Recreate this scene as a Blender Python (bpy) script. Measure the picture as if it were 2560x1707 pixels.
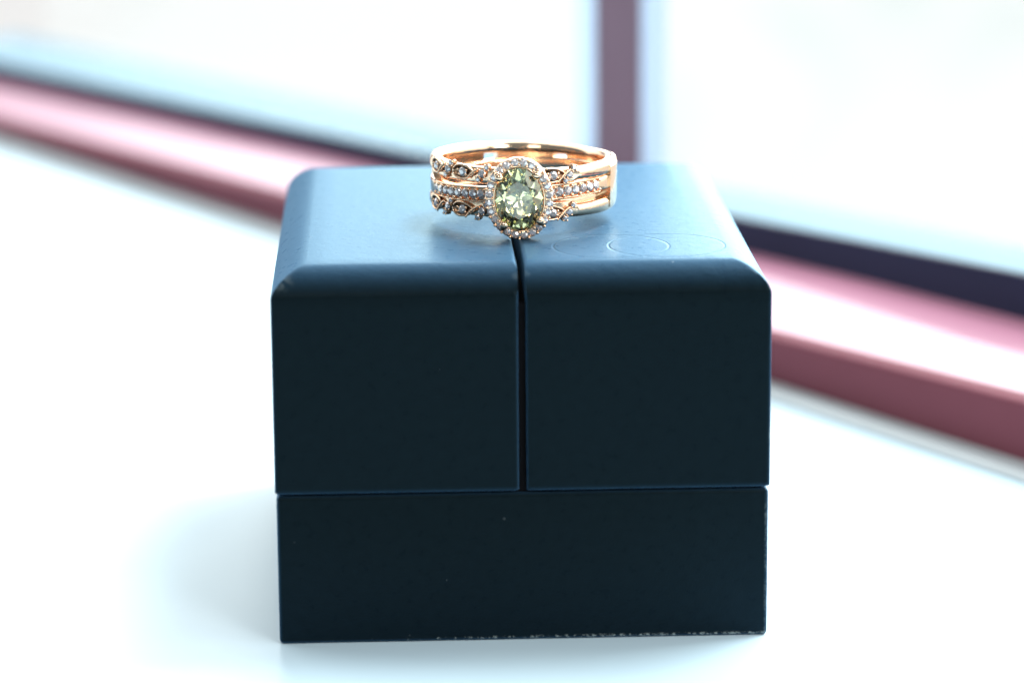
import bpy, bmesh, math, random
from math import sin, cos, pi, radians, sqrt
from mathutils import Vector, Matrix
random.seed(7)
C = bpy.context.scene.collection
sc = bpy.context.scene
for o in list(bpy.data.objects):
    bpy.data.objects.remove(o)

# ------------------------------------------------------------------ camera (1 unit = 1 cm)
W, D, H, HB, RB = 5.0, 6.19, 3.872, 1.555, 0.37      # box width, depth, height, base height, padded edge radius
CAM = Vector((-1.2852, -31.0402, 10.4424))
FW = Vector((0.03709835, 0.97267023, -0.22920807))
RT = Vector((0.99918298, -0.03978485, -0.00710926))
UP = Vector((0.01603397, 0.22875706, 0.97335149))
cd = bpy.data.cameras.new('camera'); cam = bpy.data.objects.new('camera', cd); C.objects.link(cam)
m = Matrix((RT, UP, -FW)).transposed().to_4x4(); m.translation = CAM
cam.matrix_world = m
cd.sensor_width = 36; cd.lens = 36 * 8000 / 2560
cd.clip_start = 0.5; cd.clip_end = 2000
cd.dof.use_dof = True
cd.dof.focus_distance = (Vector((0.1, 1.6, 4.2)) - CAM).dot(FW)
cd.dof.aperture_fstop = 0.001 * cd.lens / 0.66
sc.camera = cam

# ------------------------------------------------------------------ world: dim room, bright window comes from sky backdrop and one lamp
w = bpy.data.worlds.new('World'); sc.world = w; w.use_nodes = True
bg = w.node_tree.nodes['Background']
bg.inputs[0].default_value = (0.66, 0.86, 1.0, 1); bg.inputs[1].default_value = 0.24
sc.view_settings.view_transform = 'Standard'; sc.view_settings.look = 'None'
sc.view_settings.exposure = 0; sc.view_settings.gamma = 1
sc.cycles.max_bounces = 16; sc.cycles.transmission_bounces = 16; sc.cycles.glossy_bounces = 8
sc.cycles.transparent_max_bounces = 16
sc.cycles.caustics_reflective = False; sc.cycles.caustics_refractive = False
sc.cycles.sample_clamp_indirect = 12
sc.cycles.use_denoising = True

# window plane: runs along WD, WN points outdoors
WA = Vector((-8.9076, 31.149, 0)); WB = Vector((6.3652, 6.2660, 0))
WDIR = (WB - WA).normalized()
WN = Vector((0.85046, 0.52604, 0))

def area(name, loc, target, sx, sy, power, col):
    l = bpy.data.lights.new(name, 'AREA'); l.shape = 'RECTANGLE'; l.size = sx; l.size_y = sy
    l.energy = power; l.color = col
    o = bpy.data.objects.new(name, l); C.objects.link(o); o.location = loc
    o.rotation_euler = (Vector(target) - Vector(loc)).to_track_quat('-Z', 'Y').to_euler()
    return o
area('window_light', (36, 22, 86), (0, 2, 0), 30, 26, 110000, (0.93, 0.98, 1.0))
area('fill_light', (-16, -50, 46), (0, 2, 4), 18, 18, 9000, (1.0, 0.95, 0.88))  # added fill lamp in front, puts sparkle into stones and claws
area('fill_light', (30, -44, 34), (0, 2, 4), 20, 20, 19000, (1.0, 0.97, 0.93))  # second added fill, also lifts the shade in front of the box

# ------------------------------------------------------------------ node helpers
def mat(name):
    m = bpy.data.materials.new(name); m.use_nodes = True
    nt = m.node_tree; b = nt.nodes['Principled BSDF']
    return m, nt, b
def nd(nt, t, **k):
    n = nt.nodes.new(t)
    for a, v in k.items():
        if a.startswith('i_'):
            key = a[2:]
            n.inputs[int(key) if key.isdigit() else key].default_value = v
        else: setattr(n, a, v)
    return n
def math_(nt, op, a, b=None, c=None, clamp=False):
    n = nt.nodes.new('ShaderNodeMath'); n.operation = op; n.use_clamp = clamp
    for i, v in enumerate((a, b, c)):
        if v is None: continue
        if isinstance(v, (int, float)): n.inputs[i].default_value = v
        else: nt.links.new(v, n.inputs[i])
    return n.outputs[0]
def ramp(nt, v, lo, hi, a=0.0, b=1.0):
    n = nt.nodes.new('ShaderNodeMapRange'); n.interpolation_type = 'SMOOTHSTEP'
    nt.links.new(v, n.inputs[0])
    n.inputs[1].default_value = lo; n.inputs[2].default_value = hi
    n.inputs[3].default_value = a; n.inputs[4].default_value = b
    return n.outputs[0]
def coords(nt):
    tc = nt.nodes.new('ShaderNodeTexCoord'); s = nt.nodes.new('ShaderNodeSeparateXYZ')
    nt.links.new(tc.outputs['Object'], s.inputs[0])
    return tc.outputs['Object'], s.outputs[0], s.outputs[1], s.outputs[2]
def noise(nt, vec, scale, detail=3, rough=0.5):
    n = nd(nt, 'ShaderNodeTexNoise', i_Scale=scale, i_Detail=detail, i_Roughness=rough)
    nt.links.new(vec, n.inputs['Vector']); return n.outputs[0]
def mixc(nt, f, a, b):
    n = nt.nodes.new('ShaderNodeMix'); n.data_type = 'RGBA'
    if isinstance(f, (int, float)): n.inputs[0].default_value = f
    else: nt.links.new(f, n.inputs[0])
    for i, v in ((6, a), (7, b)):
        if isinstance(v, tuple): n.inputs[i].default_value = v
        else: nt.links.new(v, n.inputs[i])
    return n.outputs[2]

def leather(name, kind):
    """navy leatherette with fine grain, dust, and worn pale edges"""
    m, nt, b = mat(name)
    vec, x, y, z = coords(nt)
    g1 = noise(nt, vec, 60, 3, 0.6); g2 = noise(nt, vec, 9, 3, 0.5)
    base = mixc(nt, g2, (0.0030, 0.0064, 0.0084, 1), (0.0046, 0.0092, 0.0116, 1))
    # dust specks
    vo = nd(nt, 'ShaderNodeTexVoronoi', i_Scale=5.2); nt.links.new(vec, vo.inputs['Vector'])
    sep = nt.nodes.new('ShaderNodeSeparateColor'); nt.links.new(vo.outputs['Color'], sep.inputs[0])
    rad = math_(nt, 'MULTIPLY', math_(nt, 'POWER', sep.outputs[0], 5.0), 0.07)
    sp = math_(nt, 'LESS_THAN', vo.outputs['Distance'], rad)
    spk = math_(nt, 'MULTIPLY', sp, math_(nt, 'MULTIPLY', sep.outputs[1], 0.55))
    # worn edges
    nz = noise(nt, vec, 26, 5, 0.75)
    if kind == 'base':
        e1 = ramp(nt, z, 0.06, 0.03)
        tx = ramp(nt, x, -2.4, 1.0, 0.62, 0.50)
        th = ramp(nt, math_(nt, 'SUBTRACT', nz, tx), 0.0, 0.09)
        front = ramp(nt, y, 0.12, 0.0)
        w1 = math_(nt, 'MULTIPLY', math_(nt, 'MULTIPLY', e1, th), front)
        e2 = ramp(nt, x, 2.438, 2.468); th2 = math_(nt, 'GREATER_THAN', nz, 0.53)
        w2 = math_(nt, 'MULTIPLY', math_(nt, 'MULTIPLY', e2, th2), ramp(nt, noise(nt, vec, 2.1, 1), 0.45, 0.6, 0.15, 1.0))
        e3 = math_(nt, 'MULTIPLY', ramp(nt, z, HB - 0.04, HB - 0.01), math_(nt, 'GREATER_THAN', nz, 0.7))
        wr = math_(nt, 'MAXIMUM', math_(nt, 'MAXIMUM', w1, w2), math_(nt, 'MULTIPLY', e3, 0.15))
    else:
        e2 = math_(nt, 'MULTIPLY', ramp(nt, x, 2.475, 2.495), ramp(nt, z, H - 0.35, H - 0.7))
        w2 = math_(nt, 'MULTIPLY', e2, math_(nt, 'MULTIPLY', ramp(nt, nz, 0.45, 0.55), ramp(nt, noise(nt, vec, 1.3, 1), 0.5, 0.6)))
        # scuffed padded corners
        def blob(cx, cy, cz, r, t):
            d = nt.nodes.new('ShaderNodeVectorMath'); d.operation = 'DISTANCE'
            nt.links.new(vec, d.inputs[0]); d.inputs[1].default_value = (cx, cy, cz)
            s = ramp(nt, d.outputs['Value'], r, r * 0.25)
            return math_(nt, 'MULTIPLY', s, ramp(nt, noise(nt, vec, 14, 2, 0.5), t, t + 0.12))
        c1 = blob(-2.40, 0.11, H - 0.10, 0.17, 0.44)
        c2 = blob(-0.045, 0.12, H - 0.09, 0.075, 0.3)
        c3 = blob(0.055, 0.16, H - 0.08, 0.06, 0.35)
        wr = math_(nt, 'MAXIMUM', w2, math_(nt, 'MAXIMUM', math_(nt, 'MULTIPLY', c1, 0.14),
             math_(nt, 'MAXIMUM', math_(nt, 'MULTIPLY', c2, 0.10), math_(nt, 'MULTIPLY', c3, 0.08))))
    allm = math_(nt, 'MAXIMUM', wr, spk)
    col = mixc(nt, spk, mixc(nt, wr, base, (0.24, 0.28, 0.27, 1)), (0.75, 0.80, 0.80, 1))
    # streaky grain
    mp = nt.nodes.new('ShaderNodeMapping'); mp.inputs['Scale'].default_value = (1.0, 0.35, 1.0)
    nt.links.new(vec, mp.inputs[0])
    g3 = noise(nt, mp.outputs[0], 38, 2, 0.5)
    g4 = noise(nt, vec, 7, 2, 0.6)
    ht = math_(nt, 'ADD', math_(nt, 'MULTIPLY', g4, 1.6), math_(nt, 'ADD', math_(nt, 'MULTIPLY', g1, 0.6), math_(nt, 'MULTIPLY', g3, 0.5)))
    bump = nd(nt, 'ShaderNodeBump', i_Strength=0.20, i_Distance=0.010)
    nt.links.new(ht, bump.inputs['Height'])
    last = bump
    if kind == 'lid':
        # blind-stamped pair of interlocking rings
        outs = []
        for cx in (0.96, 1.53):
            dx = math_(nt, 'SUBTRACT', x, cx); dy = math_(nt, 'SUBTRACT', y, 1.02)
            r = math_(nt, 'SQRT', math_(nt, 'ADD', math_(nt, 'MULTIPLY', dx, dx), math_(nt, 'MULTIPLY', dy, dy)))
            dd = math_(nt, 'ABSOLUTE', math_(nt, 'SUBTRACT', r, 0.595))
            outs.append(ramp(nt, dd, 0.003, 0.020))
        hh = math_(nt, 'MULTIPLY', math_(nt, 'MINIMUM', outs[0], outs[1]), 1.0)
        b2 = nd(nt, 'ShaderNodeBump', i_Strength=0.6, i_Distance=0.008)
        nt.links.new(hh, b2.inputs['Height']); nt.links.new(bump.outputs[0], b2.inputs['Normal'])
        last = b2
    # dull body colour under a bluish finish whose shine grows towards grazing view
    nt.nodes.remove(b); out = nt.nodes['Material Output']
    df = nt.nodes.new('ShaderNodeBsdfDiffuse'); nt.links.new(col, df.inputs[0]); nt.links.new(last.outputs[0], df.inputs['Normal'])
    gl = nt.nodes.new('ShaderNodeBsdfGlossy'); nt.links.new(last.outputs[0], gl.inputs['Normal'])
    gl.inputs['Color'].default_value = (0.47, 0.57, 0.565, 1)
    nt.links.new(ramp(nt, g2, 0.3, 0.7, 0.27, 0.33), gl.inputs['Roughness'])
    lw = nd(nt, 'ShaderNodeLayerWeight', i_Blend=0.5); nt.links.new(last.outputs[0], lw.inputs['Normal'])
    fr = math_(nt, 'MULTIPLY_ADD', math_(nt, 'POWER', lw.outputs['Facing'], 3.1), 0.42, 0.003)
    fr = math_(nt, 'MULTIPLY', fr, math_(nt, 'SUBTRACT', 1.0, math_(nt, 'MULTIPLY', wr, 0.8)))
    mx = nt.nodes.new('ShaderNodeMixShader')
    nt.links.new(fr, mx.inputs[0]); nt.links.new(df.outputs[0], mx.inputs[1]); nt.links.new(gl.outputs[0], mx.inputs[2])
    g2_ = nd(nt, 'ShaderNodeBsdfGlossy', i_Roughness=0.66); g2_.inputs['Color'].default_value = (0.20, 0.48, 0.80, 1)
    nt.links.new(last.outputs[0], g2_.inputs['Normal'])
    sh = math_(nt, 'MULTIPLY', math_(nt, 'POWER', lw.outputs['Facing'], 1.4), 0.34)
    mx2 = nt.nodes.new('ShaderNodeMixShader'); nt.links.new(sh, mx2.inputs[0])
    nt.links.new(mx.outputs[0], mx2.inputs[1]); nt.links.new(g2_.outputs[0], mx2.inputs[2])
    nt.links.new(mx2.outputs[0], out.inputs[0])
    return m

def simple(name, col, rough=0.5, metal=0.0, spec=0.5, bump=0.0, bscale=5, var=0.0, coat=0.0):
    m, nt, b = mat(name)
    b.inputs['Roughness'].default_value = rough; b.inputs['Metallic'].default_value = metal
    b.inputs['Specular IOR Level'].default_value = spec; b.inputs['Coat Weight'].default_value = coat
    vec, x, y, z = coords(nt)
    c2 = tuple(min(1, c * (1 - var)) for c in col) + (1,)
    nt.links.new(mixc(nt, noise(nt, vec, bscale, 3), col + (1,), c2), b.inputs['Base Color'])
    if bump:
        bp = nd(nt, 'ShaderNodeBump', i_Strength=bump, i_Distance=0.01)
        nt.links.new(noise(nt, vec, bscale * 3, 3), bp.inputs['Height']); nt.links.new(bp.outputs[0], b.inputs['Normal'])
    return m

M_LID = leather('lid_leatherette', 'lid'); M_BASE = leather('base_leatherette', 'base')
M_BLACK = simple('liner_black', (0.002, 0.002, 0.003), 0.9, spec=0.1, var=0.2)
M_GOLD = simple('rose_gold', (1.0, 0.70, 0.48), 0.13, 1.0, bump=0.12, bscale=14, var=0.08)
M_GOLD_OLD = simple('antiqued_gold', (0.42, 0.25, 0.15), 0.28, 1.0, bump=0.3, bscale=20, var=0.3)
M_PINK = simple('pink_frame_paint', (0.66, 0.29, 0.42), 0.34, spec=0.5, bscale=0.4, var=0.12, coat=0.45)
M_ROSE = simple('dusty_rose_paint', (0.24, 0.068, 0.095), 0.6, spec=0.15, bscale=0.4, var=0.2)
M_RAIL_SHADE = simple('grey_rail_shade', (0.46, 0.50, 0.52), 0.7, spec=0.2, bscale=0.5, var=0.15)  # grey colour standing in for the rail's shadow on the sill
M_SLATE = simple('slate_outer_ledge', (0.22, 0.35, 0.43), 0.7, spec=0.15, bscale=0.3, var=0.15)
M_NAVY = simple('glazing_bead', (0.028, 0.032, 0.075), 0.6, spec=0.15, bscale=0.4, var=0.3)
M_MAUVE = simple('mullion_paint', (0.22, 0.11, 0.16), 0.4, bscale=0.4, var=0.2)
def pale_mat():
    m, nt, b = mat('milky_seal'); nt.nodes.remove(b); out = nt.nodes['Material Output']
    d = nd(nt, 'ShaderNodeBsdfDiffuse'); d.inputs[0].default_value = (0.65, 0.74, 0.84, 1)
    t = nd(nt, 'ShaderNodeBsdfTranslucent'); t.inputs[0].default_value = (0.72, 0.82, 0.92, 1)
    mx = nd(nt, 'ShaderNodeMixShader', i_0=0.6)
    nt.links.new(d.outputs[0], mx.inputs[1]); nt.links.new(t.outputs[0], mx.inputs[2]); nt.links.new(mx.outputs[0], out.inputs[0]); return m
M_PALE = pale_mat()

def sill_mat():
    m, nt, b = mat('white_sill_paint')
    vec, x, y, z = coords(nt)
    vo = nd(nt, 'ShaderNodeTexVoronoi', i_Scale=1.1); nt.links.new(vec, vo.inputs['Vector'])
    sep = nt.nodes.new('ShaderNodeSeparateColor'); nt.links.new(vo.outputs['Color'], sep.inputs[0])
    rad = math_(nt, 'MULTIPLY', math_(nt, 'POWER', sep.outputs[0], 6.0), 0.03)
    sp = math_(nt, 'MULTIPLY', math_(nt, 'LESS_THAN', vo.outputs['Distance'], rad), 0.6)
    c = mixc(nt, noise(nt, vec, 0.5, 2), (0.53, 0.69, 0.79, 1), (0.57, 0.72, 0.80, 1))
    nt.links.new(mixc(nt, sp, c, (0.12, 0.13, 0.13, 1)), b.inputs['Base Color'])
    b.inputs['Roughness'].default_value = 0.45
    bp = nd(nt, 'ShaderNodeBump', i_Strength=0.06, i_Distance=0.01)
    nt.links.new(noise(nt, vec, 12, 3), bp.inputs['Height']); nt.links.new(bp.outputs[0], b.inputs['Normal'])
    return m
M_SILL = sill_mat()

def gem(name, col, ior, body, body_col):
    m, nt, b = mat(name)
    nt.nodes.remove(b)
    out = nt.nodes['Material Output']
    g = nd(nt, 'ShaderNodeBsdfGlass', i_IOR=ior, i_Roughness=0.0); g.inputs['Color'].default_value = col
    if body > 0:
        gl = nd(nt, 'ShaderNodeBsdfGlossy', i_Roughness=0.05); gl.inputs['Color'].default_value = body_col
        mx = nd(nt, 'ShaderNodeMixShader', i_0=body)
        nt.links.new(g.outputs[0], mx.inputs[1]); nt.links.new(gl.outputs[0], mx.inputs[2])
        d = nd(nt, 'ShaderNodeBsdfDiffuse'); d.inputs[0].default_value = (0.86, 0.84, 0.86, 1)
        mx2 = nd(nt, 'ShaderNodeMixShader', i_0=0.26)
        nt.links.new(mx.outputs[0], mx2.inputs[1]); nt.links.new(d.outputs[0], mx2.inputs[2])
        nt.links.new(mx2.outputs[0], out.inputs[0])
    else:
        d = nd(nt, 'ShaderNodeBsdfDiffuse'); d.inputs[0].default_value = (0.96, 0.95, 0.70, 1)
        mx = nd(nt, 'ShaderNodeMixShader', i_0=0.02)
        nt.links.new(g.outputs[0], mx.inputs[1]); nt.links.new(d.outputs[0], mx.inputs[2])
        nt.links.new(mx.outputs[0], out.inputs[0])
    return m
M_GEM = gem('pale_yellow_gem', (1.0, 0.99, 0.85, 1), 2.35, 0.0, None)
M_DIA = gem('small_diamond', (0.97, 0.97, 1.0, 1), 2.4, 0.5, (0.92, 0.90, 0.92, 1))

def glass_mat():
    m, nt, b = mat('window_glass'); nt.nodes.remove(b); out = nt.nodes['Material Output']
    t = nd(nt, 'ShaderNodeBsdfTransparent'); t.inputs[0].default_value = (0.97, 0.99, 0.985, 1)
    gl = nd(nt, 'ShaderNodeBsdfGlossy', i_Roughness=0.02)
    lw = nd(nt, 'ShaderNodeLayerWeight', i_Blend=0.5)
    fr_ = math_(nt, 'MULTIPLY_ADD', math_(nt, 'POWER', lw.outputs['Facing'], 5.0), 0.9, 0.035)
    mx = nt.nodes.new('ShaderNodeMixShader')
    nt.links.new(fr_, mx.inputs[0]); nt.links.new(t.outputs[0], mx.inputs[1]); nt.links.new(gl.outputs[0], mx.inputs[2])
    nt.links.new(mx.outputs[0], out.inputs[0]); return m
M_GLASS = glass_mat()

def sky_mat():
    m, nt, b = mat('overexposed_daylight'); nt.nodes.remove(b); out = nt.nodes['Material Output']
    vec, x, y, z = coords(nt)
    n = noise(nt, vec, 0.012, 2, 0.4)
    e = nt.nodes.new('ShaderNodeEmission')
    # hazy scenery below eye level, plain bright sky above
    nv = nt.nodes.new('ShaderNodeVectorMath'); nv.operation = 'NORMALIZE'; nt.links.new(vec, nv.inputs[0])
    sx = nt.nodes.new('ShaderNodeSeparateXYZ'); nt.links.new(nv.outputs[0], sx.inputs[0])
    f1 = math_(nt, 'MAXIMUM', math_(nt, 'MAXIMUM', ramp(nt, n, 0.42, 0.60, 0, 0.5), ramp(nt, z, 50, 165)), ramp(nt, sx.outputs[0], -0.16, 0.10))
    nt.links.new(mixc(nt, f1, (0.335, 0.362, 0.366, 1), (0.97, 1.0, 1.0, 1)), e.inputs[0])
    # the sky brightens towards the sun side, beyond the right of the window
    dt = nt.nodes.new('ShaderNodeVectorMath'); dt.operation = 'DOT_PRODUCT'; nt.links.new(nv.outputs[0], dt.inputs[0])
    dt.inputs[1].default_value = Vector((0.41, 0.88, 0.20)).normalized()
    nt.links.new(ramp(nt, dt.outputs['Value'], 0.80, 0.98, 2.35, 11.0), e.inputs[1])
    # ground and buildings well below eye level: pale, faintly tinted, barely below clipping
    ng = noise(nt, vec, 0.022, 2, 0.5)
    eg = nt.nodes.new('ShaderNodeEmission'); eg.inputs[1].default_value = 1.0
    nt.links.new(mixc(nt, ramp(nt, ng, 0.22, 0.40), (0.84, 0.935, 0.925, 1), (1.10, 1.07, 1.06, 1)), eg.inputs[0])
    ms = nt.nodes.new('ShaderNodeMixShader'); nt.links.new(ramp(nt, z, -36, -18), ms.inputs[0])
    nt.links.new(eg.outputs[0], ms.inputs[1]); nt.links.new(e.outputs[0], ms.inputs[2])
    nt.links.new(ms.outputs[0], out.inputs[0]); return m
M_SKY = sky_mat()

# ------------------------------------------------------------------ mesh helpers
def mesh_obj(name, verts, faces, m, parent=None, smooth=True, sharp=None, mats=None):
    me = bpy.data.meshes.new(name); me.from_pydata([tuple(v) for v in verts], [], faces); me.update()
    bm = bmesh.new(); bm.from_mesh(me); bmesh.ops.recalc_face_normals(bm, faces=bm.faces); bm.to_mesh(me); bm.free()
    if smooth:
        me.polygons.foreach_set('use_smooth', [True] * len(me.polygons))
        if sharp: me.set_sharp_from_angle(angle=radians(sharp))
    me.materials.append(m)
    o = bpy.data.objects.new(name, me); C.objects.link(o)
    if parent: o.parent = parent
    return o
def share(name, me, parent, mtx):
    o = bpy.data.objects.new(name, me); C.objects.link(o); o.parent = parent; o.matrix_local = mtx; return o
def empty(name, label, cat, loc=(0, 0, 0)):
    o = bpy.data.objects.new(name, None); C.objects.link(o); o.location = loc
    o['label'] = label; o['category'] = cat; o.empty_display_size = 0.2; return o
class Buf:
    def __init__(s): s.v = []; s.f = []
    def add(s, v, f):
        k = len(s.v); s.v += [Vector(p) for p in v]; s.f += [tuple(i + k for i in q) for q in f]
    def sphere(s, c, r, sc_=(1, 1, 1), nu=8, nv=5, fn=None):
        v = []; f = []
        v.append((0, 0, 1)); 
        for j in range(1, nv):
            for i in range(nu):
                a = 2 * pi * i / nu; b = pi * j / nv
                v.append((sin(b) * cos(a), sin(b) * sin(a), cos(b)))
        v.append((0, 0, -1)); last = len(v) - 1
        for i in range(nu):
            f.append((0, 1 + i, 1 + (i + 1) % nu)); f.append((last, last - nu + (i + 1) % nu, last - nu + i))
        for j in range(nv - 2):
            for i in range(nu):
                a = 1 + j * nu + i; b = 1 + j * nu + (i + 1) % nu
                f.append((a, a + nu, b + nu, b))
        P = [Vector((c[0] + p[0] * r * sc_[0], c[1] + p[1] * r * sc_[1], c[2] + p[2] * r * sc_[2])) for p in v]
        s.add([fn(p) for p in P] if fn else P, f)
    def loft(s, rings, closed_ring=True, closed_path=False, caps=True):
        n = len(rings[0]); v = [p for r in rings for p in r]; f = []
        m_ = len(rings)
        for j in range(m_ if closed_path else m_ - 1):
            for i in range(n if closed_ring else n - 1):
                a = j * n + i; b = j * n + (i + 1) % n; c = ((j + 1) % m_) * n + (i + 1) % n; d = ((j + 1) % m_) * n + i
                f.append((a, b, c, d))
        if caps and not closed_path and closed_ring:
            f.append(tuple(range(n - 1, -1, -1))); f.append(tuple(range((m_ - 1) * n, m_ * n)))
        s.add(v, f)
    def tube(s, pts, r, n=6, closed=False):
        rings = []; P = [Vector(p) for p in pts]; k = len(P)
        for i in range(k):
            a = P[(i - 1) % k] if (closed or i) else P[i]; b = P[(i + 1) % k] if (closed or i < k - 1) else P[i]
            t = (b - a).normalized(); up = Vector((0, 0, 1)) if abs(t.z) < 0.9 else Vector((1, 0, 0))
            u = t.cross(up).normalized(); w_ = u.cross(t)
            rr = r[i] if isinstance(r, (list, tuple)) else r
            rings.append([P[i] + (u * cos(2 * pi * j / n) + w_ * sin(2 * pi * j / n)) * rr for j in range(n)])
        s.loft(rings, closed_path=closed)
    def obj(s, name, m, parent, smooth=True, sharp=None): return mesh_obj(name, s.v, s.f, m, parent, smooth, sharp)

# ------------------------------------------------------------------ sill, sky, window frame
sb = Buf()
# sill: big white sheet cut off along the window line
e0 = WA - WDIR * 60 + WN * 2.6; e1 = WB + WDIR * 60 + WN * 2.6
sb.add([e0 + Vector((0, 0, 0)), e1, e1 - WN * 90, e0 - WN * 90] + [p - Vector((0, 0, 4)) for p in (e0, e1, e1 - WN * 90, e0 - WN * 90)],
       [(0, 1, 2, 3), (7, 6, 5, 4), (0, 4, 5, 1), (1, 5, 6, 2), (2, 6, 7, 3), (3, 7, 4, 0)])
sill = sb.obj('window_sill', M_SILL, None, False); sill['kind'] = 'structure'

kb = Buf()
cen = Vector((0, 5, 0)); rings = []
for j in range(13):
    el = radians(-50 + j * 10.0); r = []
    for i in range(25):
        az = radians(-75 + i * 8.75)   # measured from the window normal
        d = WN * cos(az) + WDIR * -sin(az)
        d = d * cos(el) + Vector((0, 0, sin(el)))
        r.append(cen + WN * 30 + d * 420)
    rings.append(r)
kb.loft(rings, closed_ring=False)
sky = kb.obj('sky', M_SKY, None); sky['kind'] = 'structure'

def on_plane(px, off):
    d = FW + RT * ((px[0] - 1280) / 8000) - UP * ((px[1] - 853.5) / 8000)
    P = WA + WN * off
    t = (P - CAM).dot(WN) / d.dot(WN)
    return CAM + d * t
frame = empty('window_frame', 'blurred mauve window frame with glossy bottom rail and upright bar behind the box', 'window frame', WB)
def loc_(p): return Vector(p) - Vector(WB)
# bottom rail: two end sections lofted; heights taken where each edge stands on its own plane
def rail_section(s):
    p = WA + WDIR * s
    L = (WB - WA).length; t = s / L
    def pw(P):
        for (a, va), (b, vb) in zip(P, P[1:]):
            if t <= b or b == P[-1][0]: return va + (vb - va) * (t - a) / (b - a)
    h1 = max(0.15, pw(((0, .38), (.37, .58), (.845, .66), (1, .79))))
    h2 = pw(((0, .56), (.37, .84), (.845, 1.13), (1, 1.16))); h3 = pw(((0, .90), (.37, 1.17), (.845, 1.65), (1, 1.80)))
    return p, h1, h2, h3
L_ = (WB - WA).length
secs = [rail_section(s) for s in (-8.9, -5, 0, 6, 12, 18, 24, L_, L_ + 4, L_ + 9)]
def strip(prof):
    b = Buf(); b.loft([[loc_(p + WN * o + Vector((0, 0, z))) for o, z in prof(p, h1, h2, h3)] for p, h1, h2, h3 in secs]); return b
strip(lambda p, a, b_, c: [(-0.55, -0.02), (-0.55, 0.03), (-0.50, 0.05), (-0.005, 0.06), (-0.005, -0.02)]).obj('shade_strip', M_RAIL_SHADE, frame, True, 40)  # added low strip, its grey imitates the frame's shadow along the rail foot
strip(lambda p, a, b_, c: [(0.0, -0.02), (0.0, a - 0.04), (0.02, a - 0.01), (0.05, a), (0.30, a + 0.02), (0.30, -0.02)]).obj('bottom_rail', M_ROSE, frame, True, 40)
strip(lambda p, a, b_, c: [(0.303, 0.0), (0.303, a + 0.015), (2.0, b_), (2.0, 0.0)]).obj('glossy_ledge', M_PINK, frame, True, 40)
strip(lambda p, a, b_, c: [(2.003, 0.0), (2.003, c - 0.03), (2.03, c), (2.14, c), (2.14, 0.0)]).obj('glazing_bead', M_NAVY, frame, True, 40)
strip(lambda p, a, b_, c: [(2.143, 0.0), (2.143, c - 0.01), (5.5 - 2.3 * c / 1.8, c + 0.02), (5.5 - 2.3 * c / 1.8, 0.0)]).obj('outer_ledge', M_SLATE, frame, True, 40)
def post(name, x0, x1, o0, o1, zb, zt, m_):
    # upright between two positions along the window line
    b = Buf(); 
    for (z,) in ((0,),): pass
    rg = []
    for z in (zb, zt):
        k = 1.0
        rg.append([loc_(WA + WDIR * s + WN * o + Vector((0, 0, z))) for s, o in ((x0, o0), (x1, o0), (x1, o1), (x0, o1))])
    b.loft(rg); o = b.obj(name, m_, frame, False)
    return o
S = lambda px, off: (on_plane((px, 300), off) - WA).dot(WDIR)
s0, s1 = S(1497, 2.3), S(1611, 2.3)
post('mullion', s0, s1, 2.3, 2.42, 1.0, 60, M_MAUVE)
post('mullion_seal', S(1450, 2.3), s0 - 0.004, 2.304, 2.60, 1.3, 60, M_PALE)
post('mullion_seal', s1 + 0.004, S(1636, 2.3), 2.304, 2.60, 1.3, 60, M_PALE)
post('side_blocker', -26, -9, -0.5, 3.2, 0, 60, M_MAUVE)  # unseen post, added to keep bright sky out of the left-hand reflections
for (u0, u1) in ((-8.9, S(1450, 2.3) - 0.01), (S(1636, 2.3) + 0.01, L_ + 9)):
    post('glass_pane', u0, u1, 2.44, 2.48, 1.2, 60, M_GLASS)

# ------------------------------------------------------------------ ring box
box = empty('ring_box', 'navy leatherette ring box with split lid and worn edges, under the gold rings', 'ring box')
def round_box(name, x0, x1, y0, y1, z0, z1, r, m_, parent, seg=4):
    bm = bmesh.new(); bmesh.ops.create_cube(bm, size=1)
    for v in bm.verts:
        v.co = Vector(((x0 + x1) / 2 + v.co.x * (x1 - x0), (y0 + y1) / 2 + v.co.y * (y1 - y0), (z0 + z1) / 2 + v.co.z * (z1 - z0)))
    bmesh.ops.bevel(bm, geom=list(bm.edges), offset=r, segments=seg, affect='EDGES', profile=0.5)
    me = bpy.data.meshes.new(name); bm.to_mesh(me); bm.free()
    me.polygons.foreach_set('use_smooth', [True] * len(me.polygons)); me.set_sharp_from_angle(angle=radians(35))
    me.materials.append(m_); o = bpy.data.objects.new(name, me); C.objects.link(o); o.parent = parent; return o
round_box('base', -2.488, 2.488, 0.012, D - 0.012, 0.0, HB, 0.045, M_BASE, box)
round_box('liner', -2.42, 2.42, 0.07, D - 0.07, HB - 0.01, H - 0.36, 0.01, M_BLACK, box, 1)

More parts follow.
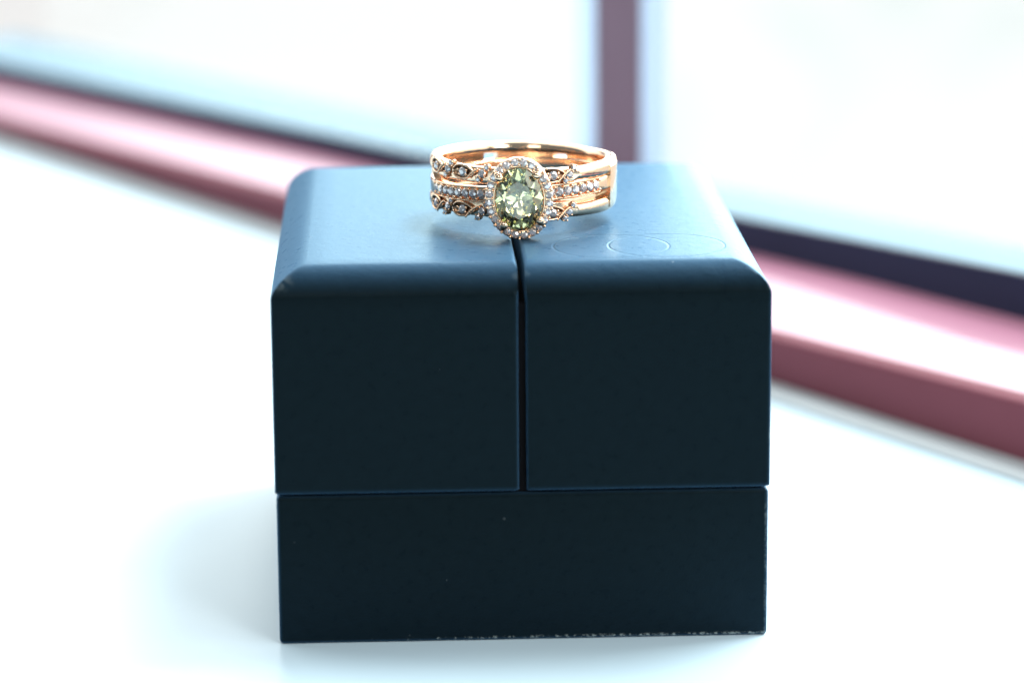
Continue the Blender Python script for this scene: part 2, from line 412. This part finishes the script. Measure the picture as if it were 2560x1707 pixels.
def lid(x0, x1, rl, rr):
    """padded lid half: rounded outer edges that meet in mitres, tight seam edge, slightly soft upright corners"""
    z0 = HB + 0.028; rc = 0.035
    def samples(a, b, ra, rb, step):
        s = [a + ra * (1 - cos(pi / 2 * i / 12)) for i in range(13)] if ra > 0.1 else [a + ra * (1 - cos(pi / 2 * i / 5)) for i in range(6)]
        e = [b - rb * (1 - cos(pi / 2 * i / 12)) for i in range(13)] if rb > 0.1 else [b - rb * (1 - cos(pi / 2 * i / 5)) for i in range(6)]
        n = int((b - a) / step); mid = [a + ra + (b - rb - a - ra) * i / n for i in range(1, n)]
        return s + mid + e[::-1]
    xs = samples(x0, x1, rl, rr, 0.25); ys = samples(0, D, RB, RB, 0.25)
    def drop(d, r): 
        if d >= r: return 0.0
        if r < 0.1:
            k = 1 - d / r; return r * (1 - sqrt(max(0, 1 - k * k)))
        k = 1 - d / r; return 0.29 * (1 - max(0, 1 - k ** 1.55) ** (1 / 1.55))
    def puff(x, y):   # padding: a very slight crown
        u = (x - x0) / (x1 - x0); v = y / D
        return 0.006 * (1 - (2 * v - 1) ** 4)
    V = []; nx, ny = len(xs), len(ys)
    def warp(x, y):
        for cx, sx in ((x0 + rc, -1), (x1 - rc, 1)):
            for cy, sy in ((rc, -1), (D - rc, 1)):
                dx = (x - cx) * sx; dy = (y - cy) * sy
                if dx > 0 and dy > 0:
                    n_ = sqrt(dx * dx + dy * dy); k = max(dx, dy) / n_
                    return cx + sx * dx * k, cy + sy * dy * k
        return x, y
    for y in ys:
        for x in xs:
            dz = max(drop(x - x0, rl), drop(x1 - x, rr), drop(y, RB), drop(D - y, RB))
            X, Y = warp(x, y); V.append((X, Y, H - dz))
    F = []
    for j in range(ny - 1):
        for i in range(nx - 1):
            a = j * nx + i; b = a + 1; c = a + nx + 1; d = a + nx
            # split along the mitre
            left = (i < nx / 2); low = (j < ny / 2)
            if left == low: F += [(a, b, c), (a, c, d)]
            else: F += [(a, b, d), (b, c, d)]
    per = [i for i in range(nx)] + [j * nx + nx - 1 for j in range(1, ny)] + [(ny - 1) * nx + i for i in range(nx - 2, -1, -1)] + [j * nx for j in range(ny - 2, 0, -1)]
    prev = per; cx, cy = (x0 + x1) / 2, D / 2
    for zz, ins in ((H - RB - 0.04, 0), (z0 + 0.05, 0), (z0 + 0.012, 0), (z0, 0.012)):
        k = len(V)
        for q in per:
            x, y, _ = V[q]
            V.append((x + (ins if x < cx else -ins), y + (ins if y < cy else -ins), zz))
        n_ = len(per)
        for i in range(n_): F.append((prev[i], prev[(i + 1) % n_], k + (i + 1) % n_, k + i))
        prev = list(range(k, k + n_))
    F.append(tuple(prev))
    return mesh_obj('lid', V, F, M_LID, box, True, 50)
lid(-2.5, -0.038, RB, 0.05)
lid(0.038, 2.5, 0.045, RB)

# ------------------------------------------------------------------ rings
def ring_root(name, label, cat, roll):
    o = empty(name, label, cat)
    o.matrix_world = RM @ Matrix.Rotation(radians(roll), 4, 'Y')
    return o
TAU, YAW, ROLL = radians(0.5), radians(-4.3), radians(-0.5)
RC = Vector((0.125, 2.57, H + 0.434))
RM = Matrix.Translation(RC) @ Matrix.Rotation(YAW, 4, 'Z') @ Matrix.Rotation(ROLL, 4, 'Y') @ Matrix.Rotation(-TAU, 4, 'X')
eng = ring_root('engagement_ring', 'rose gold halo ring with oval pale yellow stone, middle of the stack on the box', 'ring', -1.5)
grd = ring_root('ring_guard', 'gold double band ring guard with leaf pattern, hugging the halo ring above and below', 'ring', 1.5)

def cyl(th, z, R):      # th from the front (-Y), positive to the right
    return Vector((R * sin(th), -R * cos(th), z))
def band(name, parent, fn, m_=None, a0=-pi, a1=pi, N=180, closed=True):
    rings = []
    for i in range(N if closed else N + 1):
        th = a0 + (a1 - a0) * i / N
        zc, hh, ri, ro, cr = fn(th)
        pr = []
        K = 4
        for (cz, cR, q) in ((zc + hh - cr, ro - cr, 0), (zc + hh - cr, ri + cr, 1), (zc - hh + cr, ri + cr, 2), (zc - hh + cr, ro - cr, 3)):
            for k in range(K + 1):
                a = pi / 2 * (q + k / K)
                pr.append(cyl(th, cz + cr * sin(a), cR + cr * cos(a)))
        rings.append(pr)
    b = Buf(); b.loft(rings, closed_path=closed)
    return b.obj(name, m_ or M_GOLD, parent, True, 60)
def sm(x, a, b):
    t = max(0, min(1, (x - a) / (b - a))); return t * t * (3 - 2 * t)
dg = math.degrees
# middle shank
def f_mid(th):
    t = dg(th); a = abs(t)
    hh = 0.074 + 0.006 * sm(a, 55, 75); 
    return (0, hh, 0.86, 0.965 + 0.02 * sm(a, 55, 66), 0.022)
band('shank', eng, f_mid)
def f_guard(sg):
    def f(th):
        t = dg(th); a = abs(t)
        plain = sm(t, 33, 38) if t > 0 else sm(-t, 74, 80)
        flare = sm(t, 40, 66) * (1 - sm(t, 95, 140)) if t > 0 else sm(-t, 78, 90) * 0.4
        bk = sm(a, 95, 130)
        hh = 0.086 - 0.015 * bk - 0.014 * plain + 0.008 * flare
        zc = sg * (0.174 + 0.018 * plain - 0.004 * bk) + 0.004 * flare * (1 if sg > 0 else 0)
        ro = 0.952 + 0.041 * plain
        return (zc, hh, 0.865, ro, 0.02 + 0.034 * plain + 0.006 * bk)
    return f
band('band', grd, f_guard(1)); band('band', grd, f_guard(-1))
def f_bridge(th):
    t = abs(dg(th)); return (0.0, 0.262, 0.99, 1.035, 0.02)
band('bridge', grd, lambda th: (0.0, 0.250 - 0.05 * sm(dg(th), 80, 120), 0.90, 1.003, 0.050), a0=radians(69), a1=radians(150), N=24, closed=False)
band('bridge', grd, lambda th: (-0.10, 0.31, 0.90, 1.018, 0.03), a0=radians(160), a1=radians(200), N=16, closed=False)
band('bridge', grd, lambda th: (0.0, 0.25, 0.90, 1.018, 0.03), a0=radians(-150), a1=radians(-104), N=16, closed=False)

for a0, a1 in ((12, 72), (-80, -12)):
    band('inner_sleeve', grd, lambda th: (-0.125, 0.055, 0.868, 0.90, 0.01), a0=radians(a0), a1=radians(a1), N=24, closed=False)

# brilliant cut stone, unit girdle radius; x,y across, z towards the viewer of the table
def brilliant(rt=0.56, hc=0.34, dp=0.86, gt=0.05, n=8, rs=0.78, rl=0.30, twist=0.0):
    V = []; F = []
    st = 2 * pi / n
    T = []; S = []; G = []; G2 = []; Lw = []
    def add(r, a, z): V.append((r * cos(a), r * sin(a), z)); return len(V) - 1
    c = cos(st / 2)
    for i in range(n): T.append(add(rt, i * st, hc))
    zs = hc * (1 - rs * c) / (1 - rt); zl = -dp * (1 - rl * c)
    for i in range(n): S.append(add(rs, (i + .5) * st, zs))
    for i in range(2 * n): G.append(add(1, i * st / 2, 0))
    for i in range(2 * n): G2.append(add(1, i * st / 2, -gt))
    for i in range(n): Lw.append(add(rl, (i + .5) * st, zl - gt))
    cu = add(0, 0, -dp - gt)
    F.append(tuple(T))
    for i in range(n):
        j = (i + 1) % n; p = (i - 1) % n
        F.append((T[i], S[i], T[j]))
        F.append((T[i], S[p], G[2 * i], S[i]))
        F.append((S[i], G[2 * i], G[2 * i + 1])); F.append((S[i], G[2 * i + 1], G[(2 * i + 2) % (2 * n)]))
        F.append((cu, Lw[i], G2[2 * i], Lw[p]))
        F.append((Lw[i], G2[2 * i + 1], G2[2 * i])); F.append((Lw[i], G2[(2 * i + 2) % (2 * n)], G2[2 * i + 1]))
    for i in range(2 * n):
        F.append((G[i], G2[i], G2[(i + 1) % (2 * n)], G[(i + 1) % (2 * n)]))
    return V, F
v, f = brilliant(rt=0.5, hc=0.34, dp=0.55, n=6)
dia_mesh = bpy.data.meshes.new('accent_stone'); dia_mesh.from_pydata(v, [], f); dia_mesh.update()
bm = bmesh.new(); bm.from_mesh(dia_mesh); bmesh.ops.recalc_face_normals(bm, faces=bm.faces); bm.to_mesh(dia_mesh); bm.free()
dia_mesh.materials.append(M_DIA)
def frame_at(pos, nrm, spin=0.0):
    z = Vector(nrm).normalized(); x = Vector((0, 0, 1)).cross(z)
    x = x.normalized(); y = z.cross(x)
    mm = Matrix((x, y, z)).transposed().to_4x4(); mm.translation = pos
    return mm @ Matrix.Rotation(spin, 4, 'Z')
def stone(parent, pos, nrm, r, name='accent_stone'):
    jit = Vector((random.uniform(-.10, .10), random.uniform(-.10, .10), random.uniform(-.10, .10)))
    mm = frame_at(pos, Vector(nrm) + jit, random.uniform(0, 1.0)) @ Matrix.Diagonal((r, r, r, 1))
    return share(name, dia_mesh, parent, mm)

# --- middle band pave
beads = Buf()
R0 = 0.972
for side, a0, a1, n in ((-1, 19, 66, 9), (1, 19, 54, 7)):
    for k in range(n):
        th = radians(side * (a0 + (a1 - a0) * k / (n - 1)))
        stone(eng, cyl(th, 0, R0 + 0.006), cyl(th, 0, 1), 0.048)
    for k in range(n + 1):
        th = radians(side * (a0 + (a1 - a0) * (k - .5) / (n - 1)))
        for z in (-0.050, 0.050):
            p = cyl(th, z, R0 + 0.012); beads.sphere(p, 0.0165)
for side, a1 in ((-1, 70), (1, 58)):
    for z in (-0.072, 0.072):
        beads.tube([cyl(radians(side * (10 + (a1 - 10) * i / 20)), z, R0) for i in range(21)], 0.011)
beads.obj('bead_setting', M_GOLD, eng)['kind'] = 'stuff'

# --- halo head (local plane facing -Y)
HY = 1.16
HROT = radians(-1.5)
HR = Matrix.Rotation(HROT, 3, 'Y')
def hp(u, v_, w_):      # u right, v up, w outwards
    return HR @ Vector((u, 0, v_)) + Vector((0, -(HY + w_), -0.012))
def ov(a, b, t): return a * cos(t), b * sin(t)
hb = Buf(); N = 72; rings = []
prof = [(-0.046, -0.10), (-0.047, -0.015), (-0.040, 0.004), (-0.020, 0.008), (0.018, 0.008), (0.036, 0.002), (0.042, -0.012), (0.040, -0.10)]
for i in range(N):
    t = 2 * pi * i / N; r = []
    for o_, w_ in prof:
        u, v_ = ov(0.311 + o_, 0.385 + o_, t); r.append(hp(u, v_, w_))
    rings.append(r)
hb.loft(rings, closed_path=True); hb.obj('halo', M_GOLD, eng, True, 50)
# gallery cup under the stone
gb = Buf(); rings = []
for i in range(N):
    t = 2 * pi * i / N
    rings.append([hp(*ov(a, b, t), w_) for a, b, w_ in ((0.268, 0.345, -0.02), (0.30, 0.37, -0.10), (0.20, 0.25, -0.25), (0.17, 0.22, -0.25), (0.25, 0.325, -0.10))])
gb.loft(rings, closed_path=True); gb.obj('gallery', M_GOLD, eng, True, 50)
# equal arc spacing
def arc_params(a, b, n, ph=0.0):
    K = 1440; L = [0.0]; 
    for i in range(K):
        p = ov(a, b, 2 * pi * i / K); q = ov(a, b, 2 * pi * (i + 1) / K); L.append(L[-1] + math.dist(p, q))
    out = []
    for k in range(n):
        target = ((k + ph) / n % 1.0) * L[-1]; i = 0
        while L[i + 1] < target: i += 1
        out.append(2 * pi * (i + (target - L[i]) / (L[i + 1] - L[i])) / K)
    return out
front = Vector((0, -1, 0))
for t in arc_params(0.311, 0.385, 24, 0.25):
    u, v_ = ov(0.311, 0.385, t)
    stone(eng, hp(u, v_, 0.016), front + HR @ Vector((cos(t) * 0.10, 0, sin(t) * 0.10)), 0.0415, 'halo_stone')
pb_ = Buf()
for t in arc_params(0.311, 0.385, 24, 0.75):
    for dr in (-0.031, 0.034):
        u, v_ = ov(0.311 + dr, 0.385 + dr, t); pb_.sphere(hp(u, v_, 0.016), 0.0155)
pb_.obj('halo_bead', M_GOLD, eng)['kind'] = 'stuff'
# inner bright lip round the stone
lb = Buf(); lb.tube([hp(*ov(0.262, 0.340, 2 * pi * i / 64), 0.012) for i in range(64)], 0.010, 6, True)
lb.obj('bezel_lip', M_GOLD, eng)
# centre stone
v, f = brilliant(rt=0.60, hc=0.40, dp=0.86, gt=0.04, n=8, rs=0.78, rl=0.36)
A, B = 0.252, 0.330
V = []
for p in v:
    q = Vector((p[0], p[1], p[2]))
    V.append(hp(q.x * A, q.y * B, 0.028 + q.z * 0.245))
cs = mesh_obj('centre_stone', V, f, M_GEM, eng, False)
for u, v_ in ((-0.188, 0.242), (0.198, 0.244), (-0.172, -0.256), (0.200, -0.232)):
    cb = Buf(); k = 0.046
    n_ = Vector((u, v_)).normalized()
    cb.tube([hp(u + n_.x * 0.035, v_ + n_.y * 0.035, -0.06), hp(u + n_.x * 0.035, v_ + n_.y * 0.035, 0.03), hp(u + n_.x * 0.02, v_ + n_.y * 0.02, 0.07)], [0.03, 0.036, 0.030], 10)
    cb.sphere(hp(u, v_, 0.068), k, (1.0, 0.75, 1.0), 14, 9)
    cb.obj('claw', M_GOLD, eng)

# --- guard bands: leaves, stone trios, rope edges
def sp_(th0, zc):
    def g(s, z, h): return cyl(th0 + s / 0.98, zc + z, 0.965 + h)
    return g
def leaf(th0, zc, flip=1):
    g = sp_(th0, zc)
    pts = []; n = 32
    def outl(t, k=1.0):
        return 0.150 * cos(t) * k, 0.090 * sin(t) * abs(sin(t / 2)) ** 0.55 * k
    base = Buf(); rings = []
    for k, h in ((1.0, -0.03), (1.0, 0.016), (0.86, 0.020), (0.80, 0.004), (0.45, -0.002), (0.05, -0.004)):
        rings.append([g(*outl(2 * pi * i / n + 1e-3, k), h) for i in range(n)])
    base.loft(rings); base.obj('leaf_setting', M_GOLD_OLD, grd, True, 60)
    rim = Buf()
    rim.tube([g(*outl(2 * pi * i / n + 1e-3, 0.95), 0.022) for i in range(n)], 0.011, 6, True)
    for s_, z_ in ((-0.062, 0.018), (0.050, 0.020), (-0.045, -0.028), (0.045, -0.026)): rim.sphere(g(s_, z_, 0.032), 0.0155)
    rim.obj('leaf_rim', M_GOLD, grd)['kind'] = 'stuff'
    rope = Buf()
    for i in range(11):
        q = i / 10; rope.sphere(g(0.050 + 0.135 * q, -0.070 + 0.115 * q + 0.012 * sin(q * pi), 0.034), 0.0125, (1, 1, 1.25))
    rope.obj('rope_edge', M_GOLD, grd)['kind'] = 'stuff'
    p = g(-0.004, -0.002, 0.028); stone(grd, p, cyl(th0, 0, 1), 0.050)
def trio(th0, zc):
    g = sp_(th0, zc)
    for s_, z_, r in ((0, 0, 0.044), (0.052, 0.066, 0.032), (-0.046, -0.066, 0.031)):
        cup = Buf(); rings = []
        for k, h in ((1.12, -0.04), (1.16, 0.010), (1.02, 0.014), (0.9, 0.0), (0.05, -0.005)):
            rings.append([g(s_ + r * k * cos(a * pi / 8), z_ + r * k * sin(a * pi / 8), h) for a in range(16)])
        cup.loft(rings)
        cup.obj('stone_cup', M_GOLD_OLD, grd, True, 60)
        stone(grd, g(s_, z_, 0.020), cyl(th0 + s_, 0, 1), r)
        bd = Buf()
        for a in (0.6, 2.2, 3.9, 5.4): bd.sphere(g(s_ + r * 1.0 * cos(a), z_ + r * 1.0 * sin(a), 0.024), 0.011)
        bd.obj('stone_bead', M_GOLD, grd)['kind'] = 'stuff'
for sg in (1, -1):
    zc = sg * 0.198
    leaf(radians(-37.5), zc); leaf(radians(-65), zc); leaf(radians(20.5), zc)
    trio(radians(-24), zc); trio(radians(-51.5), zc); trio(radians(31.5), zc)
